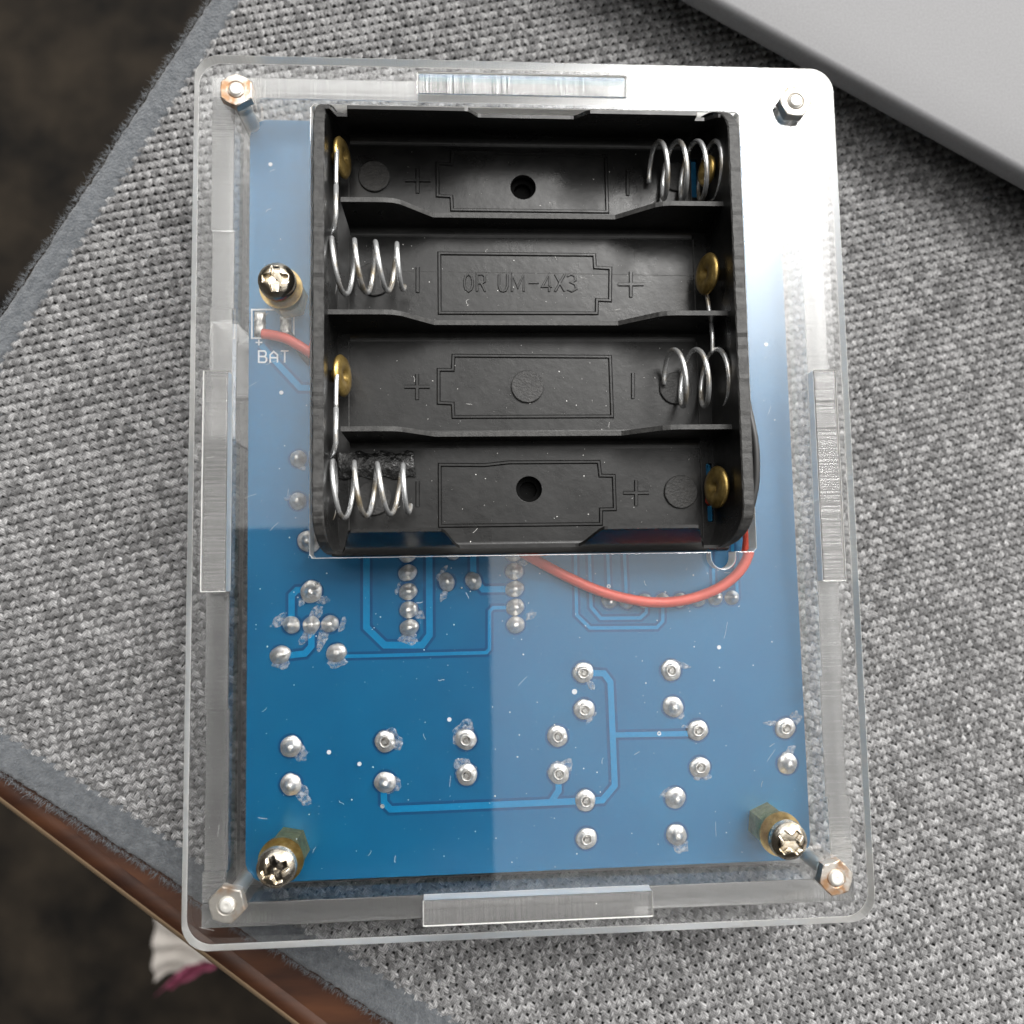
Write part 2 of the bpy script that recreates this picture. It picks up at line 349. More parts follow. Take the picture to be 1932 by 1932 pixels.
# backing and felt border
c0 = isect(q2, d2, q1, d1)
raw('backing', *prism([tuple(c0+(d1+d2)*1.2), tuple(c0+d2*Lx), tuple(c0+d2*Lx+d1*Ly), tuple(c0+d1*Ly)], -22.5, -21.35), 'backing', mat_o)
def felt(p_out, p_in, d, L, s0):
    n = int(L/.55); m = 11; V = []; F = []
    wv = np.cumsum(rng.normal(size=n+1))*.05; wv -= np.linspace(0, wv[-1], n+1); wi = rng.normal(size=n+1)*.16
    for i in range(n+1):
        for j in range(m+1):
            u = j/m; a = p_out+d*(s0+i*.55); wdt = np.dot(p_in-p_out, [-d[1], d[0]]); nv = np.array([-d[1], d[0]])
            k = u*wdt; edge = (1-u)**3*(wv[i]*.35+.05*rng.normal())+u**3*(wi[i])
            q = a+nv*(k+edge*np.sign(wdt)); zb = (1-(2*u-1)**6)*.55
            V.append((q[0]+rng.normal()*.05, q[1]+rng.normal()*.05, -21.0+zb*1.4+rng.normal()*.07 - (.6 if u == 1 else 0)-(.9 if u == 0 else 0)))
    for i in range(n):
        for j in range(m): a = i*(m+1)+j; F.append([a, a+1, a+m+2, a+m+1] if np.dot(p_in-p_out, [-d[1], d[0]]) < 0 else [a, a+m+1, a+m+2, a+1])
    return V, F
b1 = felt(q2-0*e2, p2+e2*.9, d2, 215, np.dot(c0-q2, d2))
b2 = felt(q1, p1+(p1-q1)*0+np.array([d1[1], -d1[0]])*.9, d1, 190, np.dot(c0-q1, d1))
raw('felt_border', *merge([b1]), 'felt', mat_o, smooth=True, label='blue-grey fuzzy felt border along the lower left edge')
raw('felt_border', *merge([b2]), 'felt', mat_o, smooth=True, label='blue-grey fuzzy felt border along the upper left edge')
Vf = []; Ff = []
def hair(p, d, L, r_=.035):
    b = len(Vf); s = np.cross(d, [0,0,1.]); s = s/(np.linalg.norm(s)+1e-9)*r_; m = p+d*L*.5+rng.normal(size=3)*L*.15; e = p+d*L+rng.normal(size=3)*L*.2
    Vf.extend([p-s, p+s, m-s*.8, m+s*.8, e]); Ff.extend([[b, b+1, b+3, b+2], [b+2, b+3, b+4]])
for q, p, d in ((q2, p2, d2), (q1, p1, d1)):
    nv = np.array([-d[1], d[0]]); wdt = np.dot(p-q, nv); s0 = np.dot(c0-q, d)
    for i in range(7000):
        u = rng.random()**(.8); u = u if rng.random() < .6 else (rng.normal()*.08) % 1.12
        if rng.random() < .25: u = rng.normal()*.03
        s = s0+rng.random()*200; pt = q+d*s+nv*u*wdt; a = rng.random()*6.28
        dd = np.array([math.cos(a), math.sin(a), .25+.35*rng.random()]); 
        if u < .05: dd[:2] = -nv*np.sign(wdt)*(.5+rng.random())+d*rng.normal()*.7
        hair(np.array([pt[0], pt[1], -20.45-.5*(u < .03)]), dd/np.linalg.norm(dd), .35+.75*rng.random())
raw('felt_fibre', Vf, Ff, 'felt', mat_o, kind='stuff')

# ---------------------------------------------------------------- laptop at upper right
lp = root('laptop', 'closed matte grey laptop standing on the woven mat at the upper right', 'laptop', (120, 120, ZF))
la, lb = np.array(U(1300,0,-12.5)), np.array(U(1683,212,-12.5)); dl = (lb-la)/np.linalg.norm(lb-la); nl = np.array([-dl[1], dl[0]]); ang = math.atan2(dl[1], dl[0])
def slab(name, z0, z1, inset, m, r_=5, bev=1.0):
    V, F = plate([rrect(-150+inset, 160-inset, inset, 215-inset, r_)], z0, z1, bev, 4)
    R2 = np.array([[math.cos(ang), -math.sin(ang)], [math.sin(ang), math.cos(ang)]]); V[:, :2] = V[:, :2]@R2.T + la
    raw(name, V, F, m, lp, smooth=True)
slab('lid', -14.2, -10.2, 0, 'alu', 8, 1.2); slab('base', -18.6, -14.3, 4.5, 'alu', 8, 1.9)
for sx in (-120, 130):
    for sy in (20, 195):
        q = la+dl*sx+nl*sy; raw('rubber_foot', *lathe([(5, ZF+.1), (5, -18.7), (4, -18.65)], 20, q), 'rubber', lp)

# ---------------------------------------------------------------- phone that takes the picture: its reflection is what darkens the lower left of the panel
ph = root('smartphone', 'dark smartphone above the case, seen as a reflection over the lower left board', 'phone', (-39, -78, 113))
V, F = plate([rrect(-76.5, -1.5, -158, 1.6, 6)], 113, 121, 1.2, 3); raw('body', V, F, 'phone', ph)
V, F = plate([rrect(-73.5, -4.5, -155, -1.4, 4)], 121.05, 121.5, .1, 1); raw('screen', V, F, 'phone', ph)

# ================================================================ THE DEVICE
dev = root('electronic_kit_case', 'clear acrylic case bolted round a blue circuit board with a black battery holder', 'electronic device', (0, 0, -T))
W2, H2 = 44.5, 58.63
def acr_plate(name, loops, z0, z1, side, axis='z', label=None, bev=.14):
    V, F = plate(loops, z0, z1, bev, 2)
    nm = fnormals(V, F); fm = [0 if abs(n[2]) > .9 else 1 for n in nm]
    if axis == 'x':   V = np.stack([V[:, 2], V[:, 0], V[:, 1]], 1)        # loops given as (y, z), thickness along x
    elif axis == 'y': V = np.stack([V[:, 0], V[:, 2], V[:, 1]], 1); F = [f[::-1] for f in F]
    o = raw(name, V, F, ['acrylic', side], dev, fm=fm)
    if label: o['label'] = label
    return o
cut = [(-29.1,-9.95)]; ucx, ucy, ur = 25.95, -10.6, 1.65
cutout = [(-28.5,-9.95),(ucx-ur,-9.95)]+[(ucx+ur*math.cos(a), ucy+ur*math.sin(a)) for a in np.linspace(math.pi, 2*math.pi, 15)]+[(ucx+ur,-9.95),(30.1,-9.95),(30.5,-9.5),(30.5,51.4),(30.1,51.8),(-28.5,51.8),(-28.85,51.4),(-28.85,-9.5)]
slots = [rrect(-42.7,-39.55,-14.05,14.85,.05,1), rrect(39.55,42.7,-14.05,14.85,.05,1), rrect(-14.4,14.6,53.6,56.75,.05,1), rrect(-14.5,14.9,-56.7,-53.6,.05,1)]
bolts = [(-38.55,52.85),(38.25,52.8),(38.75,-52.45),(-38.6,-52.65)]
screws = [(-33.2,26.84),(-32.77,-48.63),(32.94,-47.71)]
bh = [circ(x, y, 1.15, 20) for x, y in bolts]
sh = [circ(x, y, 1.5, 20) for x, y in screws]
acr_plate('back_panel', [rrect(-W2, W2, -H2, H2, 3.4, 10), cutout]+slots+bh+sh, -3, 0, 'cut_xy')
acr_plate('front_panel', [rrect(-W2, W2, -H2, H2, 3.4, 10)]+slots+bh, -T, -T+3, 'cut_xy')
def wall_loop(a0, a1, t0, t1, notch=None, dips=()):
    P = [(a0,-17.05+.1)]
    P += [(t0,-16.95),(t0,-19.9),(t1,-19.9),(t1,-16.95)]
    up = []; dn = []
    for c, d in dips: (up if c > t1 else dn).extend([(d,-3.05),(d,-3.75),(c,-3.75),(c,-3.05)])
    P += [(a1,-16.95),(a1,-3.05)]+up+[(t1,-3.05),(t1,-.04),(t0,-.04),(t0,-3.05)]+dn+[(a0,-3.05)]
    return [P]+(notch or [])
yA, yB = U(455,848,-12)[1], U(455,640,-12)[1]
acr_plate('side_wall', wall_loop(-53.5, 53.5, -14, 14.8, [rrect(yA, yB, -15.2, -5.2, .4, 3)], ((U(420,585,-3)[1], U(420,440,-3)[1]), (U(400,1640,-3)[1], U(400,1338,-3)[1]))), -42.62, -39.62, 'cut_y', 'x', 'left clear side wall with a rectangular port opening')
acr_plate('side_wall', wall_loop(-53.5, 53.5, -14, 14.8, None, ((U(1560,1500,-3)[1], U(1560,1275,-3)[1]),)), 39.62, 42.62, 'cut_y', 'x')
acr_plate('side_wall', wall_loop(-42.6, 42.6, -14.35, 14.55), 53.67, 56.67, 'cut_x', 'y')
acr_plate('side_wall', wall_loop(-42.6, 42.6, -14.45, 14.85), -56.65, -53.65, 'cut_x', 'y')

# ---------------------------------------------------------------- bolts, nuts, screws
def hexp(r_, a0=0): return [(r_*math.cos(a0+math.pi/3*i), r_*math.sin(a0+math.pi/3*i)) for i in range(6)]
def nut_mesh(rad, h, hole, ch=.28):
    n = 48; V = []; F = []
    def hr(a, r_): k = (a+math.pi/6) % (math.pi/3)-math.pi/6; return r_*math.cos(math.pi/6)/math.cos(k)
    prof = [(hole,0),('h',0),('h',h-ch),('c',h),(hole+.28,h),(hole,h-.22)]
    for r_, z in prof:
        for k in range(n):
            a = 2*math.pi*k/n
            rr = hr(a, rad) if r_ == 'h' else (hr(a, rad)*.93 if r_ == 'c' else r_)
            zz = z
            if r_ == 'h' and z > 0: zz = h-ch*(.05+ (hr(a, rad)/rad-math.cos(math.pi/6))/(1-math.cos(math.pi/6))*.9)
            V.append((rr*math.cos(a), rr*math.sin(a), zz))
    for i in range(len(prof)-1):
        for k in range(n): F.append([i*n+k, i*n+(k+1) % n, (i+1)*n+(k+1) % n, (i+1)*n+k])
    return V, F
vn, fn_ = nut_mesh(2.36, 1.35, .95, .2); nut0 = None; bolt0 = None
rod = [(1.0,-T+.1),(1.0,1.3),(.9,1.55),(.55,1.7),(.2,1.6)]
rv, rf = lathe(rod, 24)
thr = []
for i in range(180):
    a = i/180*2*math.pi*9; thr.append((.93*math.cos(a), .93*math.sin(a), -1.2+i/180*2.6))
tv, tf = tube(thr, .12, 5)
bv, bf = merge([(rv, rf), (tv, tf), lathe([(1.9,-T-.0),(1.9,-T+.02),(1.9,-T+.05)], 24)])
bv = [np.array(v)-[0,0,0] for v in bv]
for i, (x, y) in enumerate(bolts):
    lab = ['nickel bolt and nut with an orange rust ring, upper left corner', 'nickel bolt and nut in the glare of the upper right corner', 'rust-edged nut on its bolt at the lower right corner', 'grey nut on its bolt at the lower left corner'][i]
    if not bolt0:
        bolt0 = raw('corner_bolt', bv, bf, 'zinc', dev, smooth=True, loc=(x, y, 0)); b = bolt0
        nut0 = raw('hex_nut', vn, fn_, 'rust_nut', b, loc=(x, y, .04)); nn_ = nut0; grey_nut = nut0.data.copy(); grey_nut.materials[0] = M['nut']
    else:
        b = copy_part(bolt0, dev, (x, y, 0)); nn_ = copy_part(nut0, b, (x, y, .04), rz=[0,.45,.75,.25][i])
        if i != 2: nn_.data = grey_nut
    b['label'] = lab
def screw_mesh():
    nr, na = 30, 96; V = [(0,0,0)]; F = []; R0 = 2.5
    for i in range(1, nr+1):
        for k in range(na):
            r_ = R0*i/nr; a = 2*math.pi*k/na; x, y = r_*math.cos(a), r_*math.sin(a)
            z = 1.75*(1-(r_/R0)**3.2*.62) if i < nr else .0
            ax, ay = abs(x), abs(y); cr = min(max(ax, ay)/1.55, 1); arm = .66-.16*cr
            if min(ax, ay) < arm and max(ax, ay) < 1.65 or math.hypot(ax, ay) < .95: z -= (1.0-.35*cr)
            V.append((x, y, z))
    V[0] = (0, 0, 1.75-1.25)
    for k in range(na): F.append([0, 1+k, 1+(k+1) % na])
    for i in range(nr-1):
        for k in range(na): F.append([1+i*na+k, 1+(i+1)*na+k, 1+(i+1)*na+(k+1) % na, 1+i*na+(k+1) % na])
    return V, F
vs, fs = screw_mesh(); s0 = None
so = prism(hexp(2.75, .3), ZP+.03, -3.05); st = lathe([(1.3,-5),(1.3,.0)], 20)
for i, (x, y) in enumerate(screws):
    lab = ['cross-head screw beside the battery terminals, upper left', 'cross-head screw at the lower left of the board', 'cross-head screw at the lower right of the board'][i]
    if not s0:
        s0 = raw('screw', vs, fs, 'nickel', dev, smooth=True, loc=(x, y, .03)); s = s0
        so0 = raw('brass_standoff', *so, 'brass', s, loc=(x, y, 0)); sh0 = raw('shank', *st, 'brass', s, loc=(x, y, 0))
        rings = raw('washer', *lathe([(1.6,-3.02),(2.9,-3.02),(2.9,-3.6),(1.6,-3.6)], 32), 'brass', s, loc=(x, y, 0))
    else:
        s = copy_part(s0, dev, (x, y, .03), rz=[0,.35,.75][i])
        for q in (so0, sh0, rings): copy_part(q, s, (x, y, 0), rz=.2*i)
    s['label'] = lab

# ---------------------------------------------------------------- circuit board
ca, sa = math.cos(.003), math.sin(.003)
V, F = plate([rrect(-38.94, 38.94, -53.58, 53.58, 3.0)], ZP-1.6, ZP, .05, 1)
nm = fnormals(V, F); V[:, :2] = V[:, :2]@np.array([[ca, sa], [-sa, ca]])+[.136, .432]
pcb = raw('circuit_board', V, F, ['mask', 'edge_board'], dev, fm=[0 if abs(n[2]) > .8 else 1 for n in nm])
def Z(p): return U(p[0], p[1], ZP)
K = 1/13.25                                       # mm per photo pixel on the board
TR = [(14,[(693,1020),(693,1183),(727,1216),(797,1216),(811,1197),(810,1020)]), (7,[(645,1237),(700,1236),(917,1230),(923,1223),(923,1153),(930,1146),(968,1146)]),
 (13,[(892,1020),(893,1090),(911,1112),(970,1111)]), (7,[(1083,1020),(1086,1160),(1111,1184),(1236,1183),(1247,1171),(1247,1130)]),
 (7,[(1109,1020),(1113,1145),(1131,1166),(1205,1165),(1216,1155),(1216,1130)]), (7,[(1143,1020),(1147,1125)]), (7,[(1174,1020),(1179,1125)]),
 (7,[(1340,1020),(1343,1126)]), (7,[(1381,1020),(1386,1118),(1378,1124)]), (13,[(1110,1268),(1137,1269),(1149,1285),(1157,1478),(1134,1506),(1102,1507)]),
 (11,[(1153,1384),(1312,1381)]), (13,[(1102,1507),(738,1523),(726,1510),(725,1480)]), (13,[(1052,1462),(1052,1488),(1038,1509)]),
 (13,[(580,1112),(563,1113),(553,1123),(553,1174)]), (13,[(590,1185),(590,1218),(578,1232),(540,1236)]), (13,[(497,655),(510,672),(569,735),(620,736)])]
halos = []; hz = ZP+.012; tz = ZP+.035
for wd, P in TR:
    Q = [Z(p) for p in P]
    raw('trace', *ribbon(Q, wd*.88*K, .035, tz, top=.95), 'trace', pcb); tz += .0015
    halos.append(ribbon(Q, (wd+9)*K, .012, hz, top=.98)); hz += .0006
big = [(552,1405),(552,1476),(728,1396),(728,1472),(879,1392),(881,1458),(1050,1386),(1052,1456),(1098,1267),(1100,1336),(1102,1506),(1104,1577),(1262,1263),(1266,1331),(1312,1375),(1316,1444),(1270,1501),(1272,1570),(1475,1371),(1479,1437),(590,1116),(585,1022)]
mid = [(553,1178),(590,1178),(625,1176),(566,868),(565,947)]
oval = [(532,1234),(637,1230)]+[(769,1046),(770,1081),(771,1116),(772,1150),(773,1183),(969,1044),(970,1078),(970,1111),(971,1145),(972,1178)]
tall = [(843,1098),(893,1096),(855,1040)]
head = [(1147,1134),(1179,1134),(1213,1133),(1246,1132),(1279,1132),(1313,1130),(1345,1128),(1376,1127)]
for L, rr in ((big, 23.5), (mid, 20), (oval, 20), (tall, 19), (head, 18)):
    for p in L: c = Z(p); halos.append(([(x, y, hz) for x, y in circ(*c, rr*K, 24)], [list(range(24))])); hz += .0006
raw('clearance_gap', *merge(halos), 'halo', pcb, kind='stuff')
def joint(kind, seed):
    """one solder joint, centred at the origin"""
    r = np.random.default_rng(seed); n = 28
    if kind == 'big': prof = [(1.46,0),(1.44,.12),(1.32,.24),(1.02,.32),(.90,.36),(.80,.62),(.68,.70),(.56,.58),(.5,.2)]
    elif kind == 'big2': prof = [(1.46,0),(1.44,.12),(1.34,.22),(1.08,.34),(.84,.50),(.62,.80),(.44,1.08),(.30,1.22),(.12,1.26)]
    elif kind == 'head': prof = [(1.05,0),(1.0,.1),(.72,.3),(.42,.75),(.30,1.1),(.26,1.75),(.22,1.8),(.05,1.82)]
    else: prof = [(1.18,0),(1.16,.12),(1.04,.30),(.82,.48),(.60,.72),(.42,.98),(.28,1.12),(.1,1.14)]
    V, F = [], []; ph_ = r.random(3)*6
    for i, (rad, z) in enumerate(prof):
        for k in range(n):
            a = 2*math.pi*k/n; wob = 1+.035*math.sin(2*a+ph_[0])+.02*math.sin(5*a+ph_[1])
            V.append((rad*wob*math.cos(a)+.05*z*math.cos(ph_[2]), rad*wob*math.sin(a)+.05*z*math.sin(ph_[2]), z+.035*r.normal()*(i > 1)))
    for i in range(len(prof)-1):
        for k in range(n): F.append([i*n+k, i*n+(k+1) % n, (i+1)*n+(k+1) % n, (i+1)*n+k])
    F.append([(len(prof)-1)*n+k for k in range(n)])
    if kind == 'big':
        b = len(V); v, f = prism([(.40*math.cos(.4+math.pi/2*i), .40*math.sin(.4+math.pi/2*i)) for i in range(4)], .15, .66); V += v; F += [[i+b for i in q] for q in f]
    return V, F
proto = {}
def put(kind, seed, p, s=(1,1,1), rz=0):
    c = Z(p); key = (kind, seed)
    if key not in proto:
        o = proto[key] = raw('solder_joint', *joint(*key), ['tin', 'tin_dark'], pcb, smooth=True, loc=(c[0], c[1], ZP+.05)); o.rotation_euler = (0,0,rz)
        if kind == 'big':
            for f_ in list(o.data.polygons)[-7:]: f_.material_index = 1; f_.use_smooth = False
    else: o = copy_part(proto[key], pcb, (c[0], c[1], ZP+.05), rz)
    o.scale = s; return o
for i, p in enumerate(big): put('big' if i in (2,4,5,6,7,8,9,10,11,12,14,15,18) else 'big2', i % 4, p, (1.06,)*3 if i > 19 else (1,1,1), rng.random()*6)
for i, p in enumerate(mid): put('mid', i % 3, p, (1.02,)*3, rng.random()*6)
for i, p in enumerate(oval): put('mid', 3+i % 3, p, (1.13,.98,1) if i > 1 else (1.25,1.05,.9), rng.random()*.3)
for i, p in enumerate(tall): put('mid', i % 3, p, (.95,1.12,1), rng.random()*.3)
for i, p in enumerate(head): put('head', i % 2, p, (1,1,1), rng.random()*6)
# flux residue blobs beside the joints
def blob(p, r_, st=0, seed=0, th=.5):
    r = np.random.default_rng(seed); n = 40; c = Z(p); V = [(c[0], c[1], ZP+.10)]; F = []
    rad = np.abs(1+.20*np.sin(np.arange(n)/n*6.28*2+r.random()*6)+.10*np.sin(np.arange(n)/n*6.28*5+r.random()*6)+.10*np.sin(np.arange(n)/n*6.28*3+r.random()*6)+.035*np.sin(np.arange(n)/n*6.28*11+r.random()*6))*r_*K
    for ring, zz in ((.58,.10),(.8,.17),(1.0,.045)):
        for k in range(n):
            a = 2*math.pi*k/n; x, y = rad[k]*ring*math.cos(a), rad[k]*ring*math.sin(a)*th; V.append((c[0]+x*math.cos(st)-y*math.sin(st), c[1]+x*math.sin(st)+y*math.cos(st), ZP+zz))
    for k in range(n): F.append([0, 1+k, 1+(k+1) % n])
    for j in range(2):
        for k in range(n): a, b = 1+j*n, 1+(j+1)*n; F.append([a+k, b+k, b+(k+1) % n, a+(k+1) % n])
    return V, F
FX = [((571,1418),17,-1,.7),((575,1496),22,-.9,.6),((745,1392),20,-1.1,.8),((735,1476),22,-.5,.8),((875,1383),26,.4,.9),((876,1448),24,.6,.8),((1056,1448),24,.9,.8),((612,1132),13,.5,.6),((574,1132),12,1.2,.6),((597,1160),26,.9,.35),((583,1196),26,.75,.35),((612,1200),24,1.1,.5),((648,1178),13,1.2,.6),((530,1170),22,.6,.4),((534,1248),20,0,.6),((637,1247),22,.2,.5),((790,1155),16,-.7,.6),((772,1204),22,-.3,.5),((752,1110),12,1.3,.4),((840,1118),18,1.2,.4),((834,1082),15,1,.5),((1000,1160),14,.7,.5),((1280,1252),18,-.3,.4),((1279,1345),12,-1,.7),((1290,1368),8,0,.5),((1319,1460),16,-.3,.7),((1252,1492),12,.9,.6),((1280,1588),20,-.7,.7),((1495,1352),15,.9,.7),((1450,1362),14,-.2,.4),((1482,1418),16,.8,.7),((1112,1290),14,-1.1,.4),((1112,1352),13,.8,.5),((570,882),12,-.5,.5),((548,940),10,0,.5),((985,1062),14,.3,.5),((507,598),8,0,.5)]
fv, ff = merge([blob(p, r_*.92, a, i, th) for i, (p, r_, a, th) in enumerate(FX)])
raw('flux_residue', fv, ff, 'flux', pcb, smooth=True, kind='stuff')
# small vias
for i, p in enumerate([(1082,1303),(1240,1381),(723,1517),(1352,1220),(534,744),(1440,654),(514,318),(623,1416),(848,1355),(680,1438),(1146,1106)]):
    c = Z(p); rr = .38 if i in (0,) else .3
    raw('via', *lathe([(rr, 0),(rr*.95,.06),(rr*.45,.06),(rr*.4,.02)], 16), 'silk' if i != 1 and i != 2 else 'tin', pcb, loc=(c[0], c[1], ZP+.05))
# silkscreen: battery box, plus and BAT
def zp(x, y, x0=560, y0=560, k=6.0375): return ((x0+x/k)/1.22257, (y0+y/k)/1.22257)
def stroke(P, wpx, z=ZP+.075): return ribbon([Z(p) for p in P], wpx*K, .02, z, top=.95)
raw('printed_outline', *ribbon([Z(zp(*p)) for p in [(155,968),(735,968),(732,1362),(155,1362)]], 3.2*K, .02, ZP+.075, closed=True, top=.95), 'silk', pcb)
Lt = []
Lt += [[(248,1538),(330,1538),(350,1560),(350,1592),(330,1614),(252,1614)], [(330,1614),(356,1636),(356,1672),(334,1694),(250,1694)], [(250,1530),(250,1702)]]
raw('printed_letter', *merge([stroke([zp(*q) for q in P], 3.2, ZP+.075+i*.003) for i, P in enumerate(Lt)]), 'silk', pcb, label='printed letter B')
Lt = [[(408,1698),(408,1590),(455,1545),(508,1590),(508,1698)], [(408,1630),(508,1630)]]
raw('printed_letter', *merge([stroke([zp(*q) for q in P], 3.2, ZP+.075+i*.003) for i, P in enumerate(Lt)]), 'silk', pcb, label='printed letter A')
Lt = [[(555,1538),(662,1538)], [(608,1538),(608,1698)]]
raw('printed_letter', *merge([stroke([zp(*q) for q in P], 3.2, ZP+.075+i*.003) for i, P in enumerate(Lt)]), 'silk', pcb, label='printed letter T')
Lt = [[(205,1420),(302,1420)], [(252,1382),(252,1462)]]
raw('printed_plus', *merge([stroke([zp(*q) for q in P], 2.8, ZP+.075+i*.003) for i, P in enumerate(Lt)]), 'silk', pcb)
def pad(p0, p1, seed):
    a, b = Z(p0), Z(p1); x0, x1 = sorted((a[0], b[0])); y0, y1 = sorted((a[1], b[1])); r = np.random.default_rng(seed); n = 12; V = []; F = []
    for i in range(n+1):
        for j in range(n+1):
            u, v = i/n, j/n; h = .55*max(0, 1-(2*u-1)**4)**.6*max(0, 1-(2*v-1)**6)**.5
            V.append((x0+(x1-x0)*u+.03*r.normal(), y0+(y1-y0)*v+.03*r.normal(), ZP+.04+h*(.8+.3*r.random())))
    for i in range(n):
        for j in range(n): a_ = i*(n+1)+j; F.append([a_, a_+n+1, a_+n+2, a_+1])
    raw('solder_pad', V, F, 'tin_dark', pcb, smooth=True)
pad(zp(190,990), zp(345,1345), 1); pad(zp(545,990), zp(700,1340), 2)

# ---------------------------------------------------------------- wires (z chosen between board and panel)
def wire(P, r_, m, label, par=dev, n=12):
    Q = [(*U(x, y, z), z) for x, y, z in P]; return raw('lead_wire', *tube(spl(Q, 10), r_, n), m, par, smooth=True, label=label)
wire([(499,634,-7.1),(520,637,-6.9),(545,644,-6.6),(570,658,-6.6),(592,672,-6.8),(612,684,-7.3)], .73, 'red', 'short red lead from the battery pad to the left of the holder')
wire([(548,634,-7.8),(562,655,-7.7),(580,680,-7.7),(600,700,-7.7)], .5, 'blackwire', 'thin black lead beside the red one')
wire([(940,1020,-7.6),(985,1043,-7.5),(1060,1084,-7.2),(1130,1115,-7.0),(1195,1132,-6.9),(1250,1136,-6.8),(1300,1129,-6.6),(1350,1110,-6.4),(1385,1084,-6.2),(1404,1055,-6.0),(1411,1022,-5.6),(1408,990,-5.0)], .73, 'red', 'long red lead bowing out below the battery holder')
raw('lead_wire', *tube([(*U(1334,946,-6.6), -6.6), (*U(1345,944,-5.6), -5.6), (*U(1362,943,-4.8), -4.8)], .7, 12), 'red', dev, smooth=True, label='red lead end inside the lowest bay beside the rivet')
wire([(1404,735,.2),(1414,780,.6),(1424,830,.9),(1427,880,.9),(1424,925,.6),(1412,975,0)], .5, 'blackwire', 'black lead bulging out at the right side of the holder')

# ---------------------------------------------------------------- battery holder
ZR, ZB, ZH = 5.0, -6.0, -6.85                     # rim, tray floor, underside
XL, XR = -27.65, 28.57                            # outer faces of the end walls
hold = raw('battery_holder', *(lambda v: v)(plate([rrect(XL+.2, XR-.2, -9.3, 51.2, .6, 3),
      circ(*U(987,353,ZB), 1.82, 28), circ(*U(998,923,ZB), 1.82, 28),
      rrect(*sorted((U(1334,930,ZB)[0], U(1345,930,ZB)[0])), *sorted((U(1340,984,ZB)[1], U(1340,875,ZB)[1])), .1, 1),
      rrect(*sorted((U(1303,330,ZB)[0], U(1316,330,ZB)[0])), *sorted((U(1310,372,ZB)[1], U(1310,300,ZB)[1])), .1, 1),
      ], ZH, ZB, .06, 1)), 'black', dev)
for cx, cy in (U(987,353,ZB), U(998,923,ZB)):       # sunken screw wells
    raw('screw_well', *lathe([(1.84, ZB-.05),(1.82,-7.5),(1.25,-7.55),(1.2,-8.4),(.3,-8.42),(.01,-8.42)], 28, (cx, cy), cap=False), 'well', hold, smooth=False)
def endwall(x0, x1, left):
    """upright end wall: its top corners fall away in height and its outer corners are rounded in plan"""
    ys = sorted(set(list(np.linspace(-9.5, -3.5, 22))+list(np.linspace(-3.5, 45.3, 90))+list(np.linspace(45.3, 51.3, 22)))); V = []; F = []; rr = 3.2 if not left else 1.1; b = .16
    for y in ys:
        u = min(max(0, (abs(y-20.9)-25.0)/5.4), 1); u2 = min(max(0, (abs(y-20.9)-25.2)/5.2), 1)
        zt = ZR+.35-6.8*(1-math.sqrt(1-u*u*.985))+.03*rng.normal(); dx = rr*(1-math.sqrt(1-u2*u2*.97)); j1, j2 = .035*rng.normal(size=2)
        xo, xi = (x1-dx, x0-dx*.75) if not left else (x0+dx, x1+dx*.75); s_ = 1 if not left else -1
        V += [(xi, y, ZH-.02), (xi, y, zt-b), (xi+s_*b+j1, y, zt), (xo-s_*b+j2, y, zt), (xo, y, zt-b), (xo, y, ZH-.02)]
    n = len(ys)
    for k in range(n-1):
        for q in range(6): q2_ = (q+1) % 6; F.append([k*6+q, (k+1)*6+q, (k+1)*6+q2_, k*6+q2_][::(1 if left else -1)])
    F += [[0,1,2,3,4,5], [(n-1)*6+q for q in range(6)][::-1]]
    return raw('end_wall', V, F, ['black', 'black_rim'], hold, fm=[1 if (q % 6) in (1,2,3,4) and q < 6*(n-1) else 0 for q in range(len(F))])
endwall(XL, XL+1.45, True); endwall(XR-1.55, XR, False)
def curl(ybase, sgn, rimf, name, th=.72, ms=('black', 'black_rim')):
    """long outer wall that curls in over the cells; rimf(x) = rim height"""
    xs = sorted(set([XL+1.5]+list(np.arange(XL+1.6, XR-1.6, .45))+[XR-1.6])); m = 14; V = []; F = []
    def yc(z, inset): t = min(max((z+1.2)/(ZR+1.2), 0), 1) if sgn < 0 else min(max((z-ZB)/(ZR-ZB), 0), 1)**1.25; return ybase-sgn*(inset+2.75*t)
    for x in xs:
        zt = rimf(x); ring = []
        for j in range(m+1): z = ZH+(zt-ZH)*j/m; ring.append((x, yc(z, 0), z))
        for j in range(m+1): z = zt-(zt-ZB)*j/m; ring.append((x, yc(z, th), z-.0))
        V += ring
    n = 2*(m+1)
    for i in range(len(xs)-1):
        for k in range(n): k2 = (k+1) % n; F.append([i*n+k, i*n+k2, (i+1)*n+k2, (i+1)*n+k])
    F.append(list(range(n))[::-1]); F.append([(len(xs)-1)*n+k for k in range(n)])
    if sgn < 0: F = [f[::-1] for f in F]
    fm = [1 if (i % n) == m and i < (len(xs)-1)*n else 0 for i in range(len(F))]
    return raw(name, V, F, list(ms), hold, fm=fm)
def sstep(x, a, b): t = min(max((x-a)/(b-a), 0), 1); return t*t*(3-2*t)
def rim_top(x):
    z = ZR
    z -= 2.9*(sstep(x, U(880,210,4)[0], U(905,210,4)[0])-sstep(x, U(1085,210,4)[0], U(1112,210,4)[0]))
    z -= 3.6*(1 if U(630,200,4)[0] < x < U(655,200,4)[0] else 0)
    z -= 2.6*(1 if U(1312,220,4)[0] < x < U(1336,220,4)[0] else 0)
    if x > U(1336,220,4)[0]: z -= 2.2*(1-sstep(x, U(1336,220,4)[0], U(1360,220,4)[0]))
    z -= 1.5*sstep(x, 25.6, 27.2)
    return z
